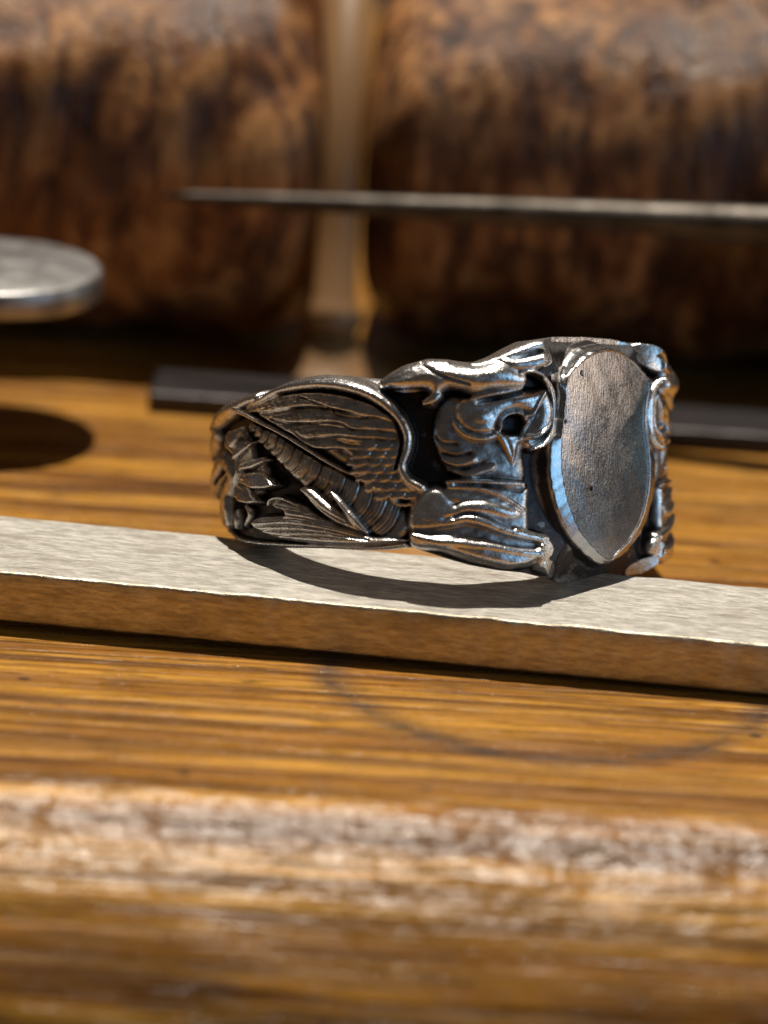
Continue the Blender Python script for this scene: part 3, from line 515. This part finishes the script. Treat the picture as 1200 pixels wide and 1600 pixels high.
 ['S','','cut','soft',[[8.63,-4.44],[8.94,-4.71]],[0.033],[0.08]],
 ['S','','cut','soft',[[8.41,-4.48],[8.72,-4.75]],[0.033],[0.08]],
 ['S','','cut','soft',[[8.18,-4.52],[8.49,-4.79]],[0.033],[0.08]],
 ['S','','cut','soft',[[7.95,-4.56],[8.26,-4.83]],[0.033],[0.08]],
 ['S','','cut','soft',[[7.72,-4.6],[8.04,-4.87]],[0.033],[0.08]],
 ['S','','cut','soft',[[7.49,-4.64],[7.81,-4.92]],[0.033],[0.08]],
 ['S','','cut','soft',[[7.26,-4.68],[7.58,-4.96]],[0.033],[0.08]],
 ['S','','cut','soft',[[7.03,-4.72],[7.35,-5.0]],[0.033],[0.08]],
 ['S','','cut','soft',[[6.8,-4.76],[7.12,-5.04]],[0.033],[0.08]],
 ['S','','cut','soft',[[6.56,-4.8],[6.89,-5.08]],[0.033],[0.08]],
 ['S','','cut','soft',[[6.33,-4.84],[6.65,-5.12]],[0.033],[0.08]],
 ['S','','cut','soft',[[6.09,-4.88],[6.42,-5.16]],[0.033],[0.08]],
 ['S','','cut','soft',[[5.85,-4.92],[6.18,-5.2]],[0.033],[0.08]],
 ['S','','cut','soft',[[5.61,-4.97],[5.94,-5.24]],[0.033],[0.08]],
 ['S','','cut','soft',[[5.37,-5.01],[5.7,-5.28]],[0.033],[0.08]],
 ['S','','cut','soft',[[5.12,-5.05],[5.46,-5.33]],[0.033],[0.08]],
 ['S','griffin','max','dome',[[4.82,-4.31],[4.52,-4.5],[4.65,-4.86]],[0.267,0.3,0.167],[1.06,1.14,0.9]],
 ['S','griffin','max','dome',[[4.34,-3.85],[4.1,-4.16],[4.01,-4.48]],[0.267,0.3,0.167],[1.06,1.14,0.9]],
 ['S','griffin','max','dome',[[4.61,-4.08],[4.28,-4.34],[4.21,-4.67]],[0.267,0.3,0.167],[1.06,1.14,0.9]],
 ['S','','cut','soft',[[4.63,-4.28],[4.46,-4.59]],[0.06],[0.35]],
 ['S','','cut','soft',[[4.32,-4.16],[4.16,-4.52]],[0.053],[0.3]],
 ['P','griffin','max',1,[[12.46,3.97],[11.59,4.62],[10.42,5.12],[9.25,5.12],[8.01,4.93],[6.74,5.21],[5.63,4.52],[5.59,3.74],[6.41,3.57],[7.85,3.19],[8.75,3.42],[9.29,3.38],[9.64,2.95],[9.91,2.56],[10.49,2.72],[10.3,3.34],[11.43,3.3],[12.18,3.5]],1.04,0.667,0.2],
 ['S','griffin','max','dome',[[12.38,3.89],[11.59,4.27],[10.42,4.66],[9.33,4.77]],[0.4,0.6,0.6,0.4],[1.0,1.16,1.2,1.1]],
 ['S','griffin','max','dome',[[10.03,4.35],[8.94,4.19],[7.85,4.12],[6.74,4.16],[5.76,4.02]],[0.6,0.733,0.767,0.733,0.533],[1.15,1.24,1.27,1.27,1.12]],
 ['S','','cut','soft',[[10.57,4.85],[10.11,4.54],[9.49,4.15],[8.24,3.77]],[0.067,0.113,0.113,0.05],[0.36]],
 ['S','','cut','soft',[[12.06,3.54],[11.43,3.5],[10.42,3.53]],[0.08],[0.25]],
 ['S','griffin','max','dome',[[10.38,2.87],[9.99,3.07],[9.72,3.26]],[0.233,0.333,0.3],[1.05,1.12,1.05]],
 ['P','griffin','max',1,[[9.02,2.72],[8.63,3.18],[7.85,3.22],[6.9,3.31],[5.92,3.55],[5.0,3.6],[4.35,3.45],[4.48,2.74],[4.95,2.23],[5.42,2.27],[5.92,2.42],[6.45,2.18],[6.74,1.64],[7.06,1.21],[7.85,1.13],[8.55,1.44],[8.98,2.02]],0.725,0.5,0.2],
 ['S','griffin','max','dome',[[7.93,2.21],[7.61,2.19],[7.34,2.18]],[0.467,0.567,0.467],[0.888,0.947,0.888]],
 ['S','griffin','max','dome',[[8.09,3.09],[7.3,3.31],[6.49,3.44],[5.63,3.63]],[0.15,0.2,0.2,0.167],[0.844,0.888,0.888,0.829]],
 ['S','','cut','soft',[[7.85,2.88],[7.14,3.02],[6.25,3.2],[5.51,3.4]],[0.05,0.1,0.1,0.05],[0.26]],
 ['S','griffin','max','dome',[[8.94,1.94],[8.55,1.48],[7.93,1.21],[7.3,1.21],[6.74,1.42]],[0.2,0.267,0.267,0.233,0.2],[0.74,0.799,0.814,0.799,0.74]],
 ['S','','cut','soft',[[8.63,1.71],[7.93,1.48],[7.06,1.52]],[0.047],[0.14]],
 ['S','griffin','max','dome',[[5.92,3.0],[5.25,3.05],[4.74,3.21],[4.39,3.41]],[0.333,0.4,0.367,0.267],[0.829,0.858,0.844,0.777]],
 ['S','griffin','max','dome',[[5.46,2.27],[5.04,2.39],[4.7,2.98],[4.37,3.46]],[0.133,0.167,0.2,0.167],[0.888,0.918,0.918,0.844]],
 ['P','griffin','max',1,[[6.9,1.56],[5.51,1.18],[5.67,0.87],[5.96,-0.11],[6.33,0.55]],0.681,0.267,0.15],
 ['S','griffin','max','dome',[[6.94,1.52],[6.64,1.21],[6.33,0.67],[6.0,-0.05]],[0.2,0.233,0.2,0.083],[0.784,0.799,0.755,0.629]],
 ['S','griffin','max','dome',[[6.57,1.24],[6.0,1.06],[5.52,1.15]],[0.167,0.2,0.133],[0.784,0.799,0.74]],
 ['P','griffin','max',1,[[5.42,1.65],[4.74,2.59],[4.39,3.37],[3.95,2.91],[3.76,2.13],[4.03,1.34],[4.65,0.83],[5.17,0.67],[5.59,0.87]],0.592,0.4,0.1],
 ['S','griffin','max','dome',[[4.41,3.21],[4.28,2.43],[4.55,1.65],[5.17,1.01]],[0.467,0.6,0.6,0.4],[0.74,0.784,0.77,0.703]],
 ['P','','min',1,[[6.64,1.87],[6.41,2.26],[5.92,2.38],[5.46,2.19],[5.38,1.8],[5.59,1.45],[6.09,1.33],[6.49,1.45]],0.05,0.3,0.0],
 ['S','griffin','max','dome',[[6.67,1.64],[6.62,2.07],[6.25,2.36],[5.76,2.42],[5.4,2.25]],[0.1,0.1,0.1,0.1,0.1],[0.888]],
 ['S','griffin','max','dome',[[5.46,2.15],[5.29,1.96],[5.46,1.68]],[0.1,0.133,0.067],[0.844,0.844,0.703]],
 ['S','griffin','max','dome',[[6.33,1.25],[5.92,1.27],[5.55,1.18]],[0.1],[0.829]],
 ['S','griffin','max','dome',[[5.76,4.4],[5.08,4.41],[4.48,4.15],[3.99,3.61],[3.76,2.91],[3.72,2.2],[3.94,1.42],[4.43,0.91],[5.08,0.65]],[0.133,0.167,0.167,0.167,0.167,0.167,0.167,0.167,0.133],[1.1,1.2,1.22,1.22,1.2,1.18,1.16,1.12,1.0]],
 ['S','griffin','max','dome',[[5.34,1.26],[4.83,1.3],[4.3,1.65],[4.03,1.97]],[0.083,0.083,0.083,0.067],[1.08,1.1,1.08,1.0]],
 ['S','band','max','dome',[[8.01,4.85],[7.38,4.93],[6.58,5.29],[5.67,5.61],[4.74,5.86],[4.04,5.79]],[0.3,0.367,0.467,0.5,0.467,0.4],[0.95,1.0,1.1,1.15,1.2,1.2]],
 ['S','band','max','dome',[[6.58,4.98],[5.76,4.75],[4.65,4.96],[3.95,5.25]],[0.333,0.467,0.467,0.4],[1.05,1.1,1.15,1.2]],
 ['S','band','max','dome',[[4.56,-4.9],[3.94,-5.07],[3.49,-5.38]],[0.333,0.4,0.4],[0.8,0.9,0.9]],
]
EDGE_TOP = [[27.6, 1.99], [25.94, 2.78], [23.51, 3.25], [21.46, 3.42], [20.02, 3.74], [18.57, 4.06], [17.29, 4.29], [16.13, 4.36], [14.7, 4.27], [13.68, 4.17], [12.64, 4.09], [12.22, 4.34], [11.43, 4.74], [10.25, 5.04], [9.25, 5.01], [7.95, 4.86], [6.9, 5.18], [6.09, 5.56], [5.08, 5.95], [4.04, 6.06], [2.54, 6.25]]
EDGE_BOTTOM = [[27.6, -2.33], [25.54, -3.07], [23.52, -3.56], [22.07, -3.96], [21.15, -4.11], [18.57, -4.2], [15.76, -4.2], [13.68, -4.27], [12.38, -4.26], [11.12, -4.13], [10.49, -4.32], [9.25, -4.69], [8.01, -5.0], [6.41, -5.26], [4.74, -5.4], [3.3, -5.67], [2.33, -5.93]]
SHIELD_FACE = [[0.25, 5.59], [-0.97, 5.4], [-1.94, 4.94], [-2.73, 4.41], [-3.03, 3.78], [-3.14, 2.91], [-3.29, 1.97], [-3.48, 0.88], [-3.5, -0.06], [-3.32, -1.0], [-2.9, -2.1], [-2.3, -3.12], [-1.45, -3.92], [-0.48, -4.57], [0.26, -4.82], [1.0, -4.35], [1.88, -3.72], [2.69, -2.77], [3.13, -1.64], [3.32, -0.36], [3.19, 0.77], [2.94, 1.89], [3.0, 3.02], [3.23, 3.83], [2.75, 4.54], [1.49, 5.31]]
SHIELD_SHOULDER = [[0.31, 5.96], [-0.8, 5.81], [-1.47, 5.63], [-2.37, 4.78], [-3.27, 4.24], [-3.59, 3.92], [-3.35, 3.3], [-3.39, 2.29], [-3.69, 1.5], [-4.18, 1.03], [-4.34, -0.07], [-4.22, -1.16], [-3.86, -2.09], [-3.21, -3.19], [-2.0, -4.23], [-0.3, -5.05], [0.44, -4.97], [1.43, -4.68], [2.94, -3.66], [3.7, -2.37], [4.2, -0.84], [4.2, 0.05], [3.63, 1.1], [3.44, 2.06], [3.5, 3.03], [3.75, 3.84], [4.01, 4.25], [2.93, 4.63], [2.17, 5.45], [1.3, 5.71]]
RING_C = (0.0, 0.0, 5.70)
R0, R_IN, S_RAD = 11.25, 9.6, 11.9          # ground of the relief, bore, radius on which s is measured
AZ_B = radians(46)
SHIELD_R = 11.55
ring = empty('signet_ring', RING_C)
ring.rotation_euler = Matrix(((.998135, -.000533, -.061046), (.019875, .948318, .316697), (.057723, -.317320, .946560))).to_euler()   # leans back on its narrow shank
tag(ring, 'oxidised silver signet ring with a blank oval shield and carved winged griffin', 'ring')

def build_relief():
    # columns: angle d from the shield centre (positive to the viewer's left), fine where carving is seen
    d = np.concatenate([np.linspace(radians(-75), radians(150), 1250, endpoint=False), np.linspace(radians(150), radians(285), 330, endpoint=False)])
    N, M = len(d), 270
    dd = np.where(d > pi, d - 2 * pi, d)
    sgn = np.where(dd < 0, -1, 1); sa = np.abs(dd) * S_RAD              # carving is mirrored on the far flank
    def edge(E, s, back):
        E = np.array(sorted(E)); xs = np.concatenate([[0], E[:, 0], [pi * S_RAD]]); ys = np.concatenate([[E[0, 1] + 0.05 * np.sign(E[0, 1])], E[:, 1], [back]])
        return np.interp(s, xs, ys)
    vt = edge(EDGE_TOP, sa, 1.95); vb = edge(EDGE_BOTTOM, sa, -2.8)
    k = np.ones(9) / 9
    sm = lambda a: np.convolve(np.concatenate([a[-8:], a, a[:8]]), k, 'same')[8:-8]
    vt, vb = sm(vt), sm(vb)
    r = np.linspace(0, 1, M); r = .5 - .5 * np.cos(pi * r) * .35 - .5 * (1 - 2 * r) * .65
    S = np.repeat(sa[:, None], M, 1); Vv = vb[:, None] + (vt - vb)[:, None] * r[None, :]
    H = np.zeros((N, M)); LAB = np.zeros((N, M), np.int32)
    parts = ['band']; sub = {}
    def pid(name):
        # every feather and petal is a piece of its own
        if '/' in name: parts.append(name); return len(parts) - 1
        if name not in parts: parts.append(name)
        return parts.index(name)
    def prof(q, kind):
        q = np.clip(q, 0, 1)
        if kind == 'dome': return np.sqrt(np.clip(1 - q ** 2.4, 0, 1))
        if kind == 'flat': return np.sqrt(np.clip(1 - q ** 6, 0, 1))
        if kind == 'soft': return .5 + .5 * np.cos(pi * q)
        return 1 - q
    for it in RELIEF:
        if it[0] == 'S':
            _, part, mode, kind, pts, W, Hs = it
            P = np.array(pts, float); n = len(P)
            W = np.interp(np.linspace(0, 1, n), np.linspace(0, 1, len(W)), W); Hs = np.interp(np.linspace(0, 1, n), np.linspace(0, 1, len(Hs)), Hs)
            Q = catmull(np.column_stack([P, W, Hs]), 5) if n > 2 else np.column_stack([P, W, Hs])
            wm = Q[:, 2].max() * 1.05
            msk = (S > Q[:, 0].min() - wm) & (S < Q[:, 0].max() + wm) & (Vv > Q[:, 1].min() - wm) & (Vv < Q[:, 1].max() + wm)
            if not msk.any(): continue
            s_, v_ = S[msk], Vv[msk]
            best = np.full(s_.shape, -1.0); al = 0.0
            for a, b in zip(Q[:-1], Q[1:]):
                e = b[:2] - a[:2]; L2 = e @ e + 1e-9; L = sqrt(L2)
                t = np.clip(((s_ - a[0]) * e[0] + (v_ - a[1]) * e[1]) / L2, 0, 1)
                px, py = s_ - a[0] - t * e[0], v_ - a[1] - t * e[1]
                dist = np.hypot(px, py); ww = np.maximum(a[2] + (b[2] - a[2]) * t, .01); hh = a[3] + (b[3] - a[3]) * t
                q = dist / ww
                if kind == 'feather':
                    side = np.sign(e[0] * py - e[1] * px) * q                     # -1..1 across the vane
                    al_ = al + t * L
                    h = hh * (.84 + .16 * np.sqrt(np.clip(1 - np.clip(q, 0, 1) ** 4, 0, 1))) - .06 * side - .014 * np.cos((al_ * 1.0 + q * .25) * 2 * pi / .13) - .04 * np.exp(-(q / .13) ** 2)
                    h = np.where(q < 1, h, -1)
                else:
                    h = np.where(q < 1, hh * prof(q, kind), -1)
                best = np.maximum(best, h); al += L
            cur = H[msk]
            if mode == 'max':
                up = best > cur
                kk = .14 if part == 'griffin' else .05                                                          # small fillet where forms meet
                x = np.clip(.5 + .5 * (best - cur) / kk, 0, 1)
                new = np.where(best > -.5, cur * (1 - x) + best * x + kk * x * (1 - x) * .5, cur)
                H[msk] = new
                if part:
                    l = LAB[msk]; l[up] = pid(part); LAB[msk] = l
            else:
                H[msk] = np.where(best > 0, np.maximum(cur - best, -.12), cur)
        else:
            _, part, mode, smooth, pts, h0, bev, dome = it
            Q = catmull(pts, 4, True) if smooth else np.array(pts, float)
            msk = (S > Q[:, 0].min()) & (S < Q[:, 0].max()) & (Vv > Q[:, 1].min()) & (Vv < Q[:, 1].max())
            if not msk.any(): continue
            s_, v_ = S[msk], Vv[msk]; ins = np.zeros(s_.shape, bool); dist = np.full(s_.shape, 1e9)
            for a, b in zip(Q, np.roll(Q, -1, 0)):
                c = ((a[1] > v_) != (b[1] > v_)); 
                with np.errstate(divide='ignore', invalid='ignore'):
                    ins ^= c & (s_ < (b[0] - a[0]) * (v_ - a[1]) / (b[1] - a[1] + 1e-12) + a[0])
                e = b - a; L2 = e @ e + 1e-9
                t = np.clip(((s_ - a[0]) * e[0] + (v_ - a[1]) * e[1]) / L2, 0, 1)
                dist = np.minimum(dist, np.hypot(s_ - a[0] - t * e[0], v_ - a[1] - t * e[1]))
            x = np.clip(dist / bev, 0, 1); f = np.sqrt(1 - (1 - x) ** 2)
            mx = dist[ins].max() if ins.any() else 1
            cur = H[msk]
            if mode == 'min':
                H[msk] = np.where(ins, np.minimum(cur, cur + (h0 - cur) * f), cur)
            else:
                tilt = .40 if 'petal' in part else (.24 if part == 'acanthus_leaf' else 0.0)      # petals and leaf open upwards
                h = (h0 - tilt * (v_ - Q[:, 1].mean())) * f + dome * h0 * (dist / mx) ** .7 * f
                up = ins & (h > cur)
                kk = .12 if part == 'griffin' else .02
                x = np.clip(.5 + .5 * (h - cur) / kk, 0, 1); sm_ = cur * (1 - x) + h * x + kk * x * (1 - x) * .5
                H[msk] = np.where(ins, np.maximum(sm_ * f + cur * (1 - f), np.where(up, h, cur)), cur)
                if part:
                    l = LAB[msk]; l[up] = pid(part); LAB[msk] = l
    def blur(A, n):
        for _ in range(n):
            A = (np.roll(A, 1, 0) + 2 * A + np.roll(A, -1, 0)) / 4
            P = np.pad(A, ((0, 0), (1, 1)), 'edge'); A = (P[:, :-2] + 2 * P[:, 1:-1] + P[:, 2:]) / 4
        return A
    H = blur(H, 2)
    broad = blur(H, 60)
    cav = H - broad
    # liver-of-sulphur patina survives where the polishing wheel could not reach
    ox = np.clip(.77 - H * .64, 0, 1) + np.clip(-cav * 1.3, -.3, .45)
    # uneven hand-finished ground
    H += .012 * np.sin(S * 5.1 + np.sin(Vv * 3.7) * 2) * np.sin(Vv * 6.3 + S * 1.3)
    er, eb = .9, .5
    du = np.clip((er - (vt[:, None] - Vv)) / er, 0, 1); db = np.clip((eb - (Vv - vb[:, None])) / eb, 0, 1)
    drop = er * (1 - np.sqrt(np.clip(1 - du ** 2, 0, 1))) + eb * (1 - np.sqrt(np.clip(1 - db ** 2, 0, 1)))
    R = R0 + H - drop * .95
    flat = np.where(np.abs(dd) < radians(32), (SHIELD_R - .62) / np.cos(np.clip(np.abs(dd), 0, radians(32))), 99)
    flat = flat + .42 * np.clip((sa - 3.0) / .8, 0, 1) + 1.2 * np.clip((sa - 4.5) / .7, 0, 1)
    R = np.minimum(R, flat[:, None] - .9 * np.clip((np.abs(Vv) - 4.2) / 1.8, 0, 1) * np.clip((4.6 - sa) / 1.0, 0, 1)[:, None])
    ox = ox - du * .75 - db * .2
    az = AZ_B - dd
    X = np.sin(az)[:, None] * R; Y = -np.cos(az)[:, None] * R
    V = np.stack([X, Y, Vv], 2).reshape(-1, 3)
    OX = np.clip(ox, 0, 1).ravel()
    i, j = np.meshgrid(np.arange(N), np.arange(M - 1), indexing='ij')
    a = (i * M + j).ravel(); b = (((i + 1) % N) * M + j).ravel()
    F = np.stack([a, b, b + 1, a + 1], 1)[:, ::-1]
    lab_c = LAB[:, :-1].ravel().copy()
    far = np.repeat((dd < 0)[:, None], M - 1, 1).ravel()
    key = lab_c * 2 + far
    made = {}
    names = {}
    def add(key_id, parent, faces, extra=None):
        used, inv = np.unique(faces, return_inverse=True)
        nm = parts[key_id // 2].split('/')[-1]
        VV, OO = V[used], OX[used]; FF = inv.reshape(-1, 4)
        return mesh_obj(nm, VV, FF, M_SILVER, parent, attrs={'oxide': OO})
    order = sorted(np.unique(key), key=lambda q: ('/' in parts[q // 2], q))
    for q in order:
        nm = parts[q // 2]; fs = F[key == q]
        if nm == 'band' : continue
        if len(fs) < 12:
            key[key == q] = 0; continue
        par = ring
        if '/' in nm:
            par = made.get((nm.split('/')[0], q % 2), ring)
        o = add(q, par, fs); made[(nm, q % 2)] = o
    fs = F[(key == 0) | (key == 1)]
    # edges, bore
    caps = []
    VB = [V]; base = len(V); cols = np.arange(N)
    prof_in = []
    for rr, fv in ((10.05, 1.0), (9.75, .97), (9.6, .86), (9.6, 0.0), (9.6, -.86), (9.75, -.97), (10.05, -1.0)):
        z = np.where(fv >= 0, vt * fv, vb * -fv) if fv != 0 else (vt + vb) / 2
        prof_in.append(np.stack([np.sin(az) * rr, -np.cos(az) * rr, z], 1))
    VI = np.concatenate(prof_in); Vall = np.concatenate([V, VI]); OXall = np.concatenate([OX, np.full(len(VI), .25)])
    seq = [cols * M + M - 1] + [base + k * N + cols for k in range(len(prof_in))] + [cols * M]
    FI = []
    for p_, n_ in zip(seq[:-1], seq[1:]):
        FI.append(np.stack([p_, np.roll(p_, -1), np.roll(n_, -1), n_], 1)[:, ::-1])
    fs = np.concatenate([fs] + FI)
    used, inv = np.unique(fs, return_inverse=True)
    mesh_obj('band', Vall[used], inv.reshape(-1, 4), M_SILVER, ring, attrs={'oxide': OXall[used]})
build_relief()

def build_shield():
    sh = bpy.data.objects.new('shield', None)
    n = np.array([sin(AZ_B), -cos(AZ_B), 0]); tg = np.array([cos(AZ_B), sin(AZ_B), 0]); ax = np.array([0, 0, 1.0])
    face = catmull(SHIELD_FACE, 4, True); shoulder = np.array(SHIELD_SHOULDER, float)
    c0 = face.mean(0); K = 220
    ang = np.linspace(0, 2 * pi, K, endpoint=False)
    def radial(poly):
        d = poly - c0; a = np.arctan2(d[:, 1], d[:, 0]) % (2 * pi); r = np.hypot(d[:, 0], d[:, 1])
        o = np.argsort(a); a, r = a[o], r[o]
        return np.interp(ang, np.concatenate([a[-3:] - 2 * pi, a, a[:3] + 2 * pi]), np.concatenate([r[-3:], r, r[:3]]))
    rf = radial(face); rs = radial(shoulder)
    rs = np.maximum(rf + (rs - rf) * .72, rf + .06)
    U = np.column_stack([np.cos(ang), np.sin(ang)])
    jit = 0.02 * np.sin(ang * 23 + 2 * np.sin(ang * 7)) + .015 * np.sin(ang * 51)
    def ringat(r, h):
        p = c0 + U * r[:, None]
        return p[:, :1] * tg + p[:, 1:] * ax + (h if hasattr(h, '__len__') else np.full(K, h))[:, None] * n
    # rim: crest at the face edge and a chamfer, steeper across the top; then the dark oxidised wall and stepped foot
    hs = SHIELD_R
    up_ = np.clip((np.sin(ang) - .72) / .2, 0, 1)
    drop = .19 + .7 * up_
    rings = [ringat(rf - .10, hs - .16), ringat(rf - .03 + jit * .5, hs - .02), ringat(rf + .02 + jit, hs + .0), ringat(rf + .06 + jit, hs - .01), ringat(rs * .5 + rf * .5 + jit * .8, hs - .01 - drop * .48), ringat(rs - .03 + jit, hs - drop * .96), ringat(rs + jit, hs - drop - .01), ringat(rs + .05 + jit, hs - drop - .07)]
    V, F = loft(rings, cap=False)
    rim = mesh_obj('shield', V, [f[::-1] for f in F], M_RIM, ring)
    rings = [ringat(rs + .05 + jit, hs - drop - .07), ringat(rs + .10, hs - drop - .25), ringat(rs + .18, hs - drop - .45), ringat(rs + .34, hs - drop - .7), ringat(rs + .40, hs - 2.2)]
    V, F = loft(rings, cap=False)
    mesh_obj('shield_wall', V, [f[::-1] for f in F], M_SILVER, rim, attrs={'oxide': np.concatenate([np.full(K, q) for q in (.25, .8, .9, .45, .8)])})
    # face plate
    rings = []
    for t in np.linspace(1, 0.02, 46):
        r = (rf - .05) * t
        p = c0 + U * r[:, None]
        und = .02 * np.sin(p[:, 0] * 1.5 + 1.2 * np.sin(p[:, 1] * .8)) * np.cos(p[:, 1] * 1.1 + .7) + .012 * np.sin(p[:, 0] * 4.1 + p[:, 1] * 2.3)
        rings.append(ringat(r, hs - .07 + .20 * (1 - t * t) + und * .6 * (1 - t ** 6)))
    V, F = loft(rings, cap=False); F.append(tuple(range(45 * K, 46 * K)))
    f = mesh_obj('shield_face', V, [q[::-1] for q in F], M_FACE, rim)
build_shield()

# ------------------------------------------------------------------ things behind the ring
def lathe(profile, axis_from, axis_to, seg=48):
    a, b = Vector(axis_from), Vector(axis_to); d = (b - a); L = d.length; d.normalize()
    u = d.orthogonal().normalized(); v = d.cross(u); rings = []
    for t, r in profile:
        c = a + d * t
        rings.append(np.array([list(c + (u * cos(q) + v * sin(q)) * r) for q in np.linspace(0, 2 * pi, seg, endpoint=False)]))
    return loft(rings)
# round steel disc on a thin stem
dc = (-25.9, 19.7, 0.0)
t = empty('disc_tool', dc); tag(t, 'round steel disc held up above the bench at the left edge', 'tool')
V, F = lathe([(7.95, 5.9), (8.0, 6.15), (8.15, 6.3), (9.45, 6.3), (9.6, 6.2), (9.66, 5.95)], (0, 0, 0), (0, 0, 1)); 
disc = mesh_obj('disc', V, F, M_TOOL, t)
V, F = lathe([(0, 1.6), (.6, 1.6), (.9, .6), (7.97, .5)], (-3.2, 0, 0), (-3.2, 0, 1)); mesh_obj('stem', V, F, M_DARK, t)

# graver: steel point in view, its wooden handle rests on the bench out of frame
M_HANDLE = mat_plainwood('turned_handle_wood', (.30, .15, .06), (.18, .08, .03))
t = empty('graver', (62, 17.5, 15.9)); tag(t, 'thin dark steel point reaching in from the right behind the ring', 'tool')
A = Vector((0, 0, 0)); tip = Vector((-16.95 - 62, 30 - 17.5, 11.8 - 15.9)); d = (tip - A); L = d.length
V, F = lathe([(0, 1.5), (L * .35, 1.3), (L * .55, 1.05), (L * .75, .78), (L * .9, .5), (L * .98, .32), (L, .16)], A, tip, 20)
mesh_obj('blade', V, F, M_GRAVER, t)
V, F = lathe([(-2, 3), (0, 3.4), (6, 4), (16, 7), (24, 13), (30, 18), (36, 18.5), (42, 10)], A, A - d.normalized() * 10, 40)
mesh_obj('handle', V, F, M_HANDLE, t)

# two worn half-round wooden blocks and the post between them
def block(name, x0, x1, yc, rad, mat, label, yaw=0, seed=1, rend=5.0):
    """a log-like worn block lying along x, rounded over at both ends"""
    g = np.random.default_rng(seed); nx, na = 150, 72
    L = x1 - x0; rings = []
    a = np.linspace(0, 2 * pi, na, endpoint=False)
    fx = g.uniform(.12, .9, 12); fa = g.integers(1, 9, 12); ph = g.uniform(0, 6.28, 12)
    for k in range(nx):
        u = .5 - .5 * cos(pi * k / (nx - 1)); x = -L / 2 + L * u
        e = min(u, 1 - u) * L
        sq = sqrt(max(0.0, 1 - (1 - min(e / rend, 1)) ** 2.2))
        r = rad * (.62 + .38 * sq)
        wob = sum(np.sin(x * fx[i] + a * fa[i] + ph[i]) for i in range(12)) * .085
        y = np.cos(a); z = np.sin(a)
        n = 2.1; m = (np.abs(y) ** n + np.abs(z) ** n) ** (-1 / n)      # slightly squared section
        zz = rad + (r + wob) * z * m
        rings.append(np.column_stack([np.full(na, x), (r + wob) * y * m, np.maximum(zz, .02 if e > 4 else zz)]))
    V, F = loft(rings)
    o = mesh_obj(name, V, F, mat, loc=((x0 + x1) / 2, yc, 0)); o.rotation_euler = (0, 0, yaw)
    tag(o, label, 'wooden block', 'worn wooden blocks at the back of the bench'); return o
MB1 = mat_block('worn_block_wood', (.58, .27, .085), (.30, .105, .026), (.05, .016, .006), (0, 0, 0))
MB2 = mat_block('dark_block_wood', (.50, .24, .085), (.21, .075, .022), (.04, .014, .006), (31, 7, 3))
block('wooden_block', -55, -7.6, 44.3, 12.0, MB1, 'worn brown wooden block with pale rounded top, behind the disc', seed=3)
block('wooden_block', -4.9, 45, 44.2, 12.0, MB2, 'darker scorched wooden block with rounded top, behind the steel point', seed=5, yaw=radians(-2))
MP = mat_plainwood('post_wood', (.33, .175, .065), (.18, .085, .03))
t = empty('post', (-6.7, 33.2, 0)); tag(t, 'pale wooden post leaning back in the gap between two blocks', 'post')
V, F = lathe([(0, 4.1), (.4, 4.0), (1.0, 3.1), (1.9, 2.2), (2.9, 1.7)], (0, 0, 0), (0, 0, 1), 32)
mesh_obj('foot', V, F, MP, t)
V, F = lathe([(0, 1.5), (.4, 1.75), (1.1, 2.0), (1.8, 1.85), (2.4, 1.5), (9, 1.5), (26, 1.6)], (0, 0, 0), (0, 0, 1), 32)
o = mesh_obj('shaft', V, F, MP, t, loc=(0, 0, 2.7)); o.rotation_euler = (radians(-19), 0, 0)

# ------------------------------------------------------------------ bright filings and dust on the bench
def filings():
    V, F = [], []
    for k in range(1500):
        x = rng.uniform(-30, 28); y = rng.uniform(-42, 22); r = rng.uniform(.02, .06) * (1.5 if rng.random() < .1 else 1)
        if y < -29.5: continue
        z = 0.0
        if -15.5 < y + .0796 * (x + 3.0) + 0 < -5.5: continue
        b = len(V); q = rng.uniform(-1, 1, (4, 3)) * r; q[:, 2] = np.abs(q[:, 2]) * .8
        for p in q: V.append((x + p[0], y + p[1], z + p[2] + .02))
        F += [(b, b + 1, b + 2), (b, b + 2, b + 3), (b + 1, b + 3, b + 2), (b, b + 3, b + 1)]
    o = mesh_obj('metal_filings', V, F, M_TOOL, smooth=False); tag(o, 'tiny bright metal filings scattered on the bench', 'filings', kind='stuff')
filings()
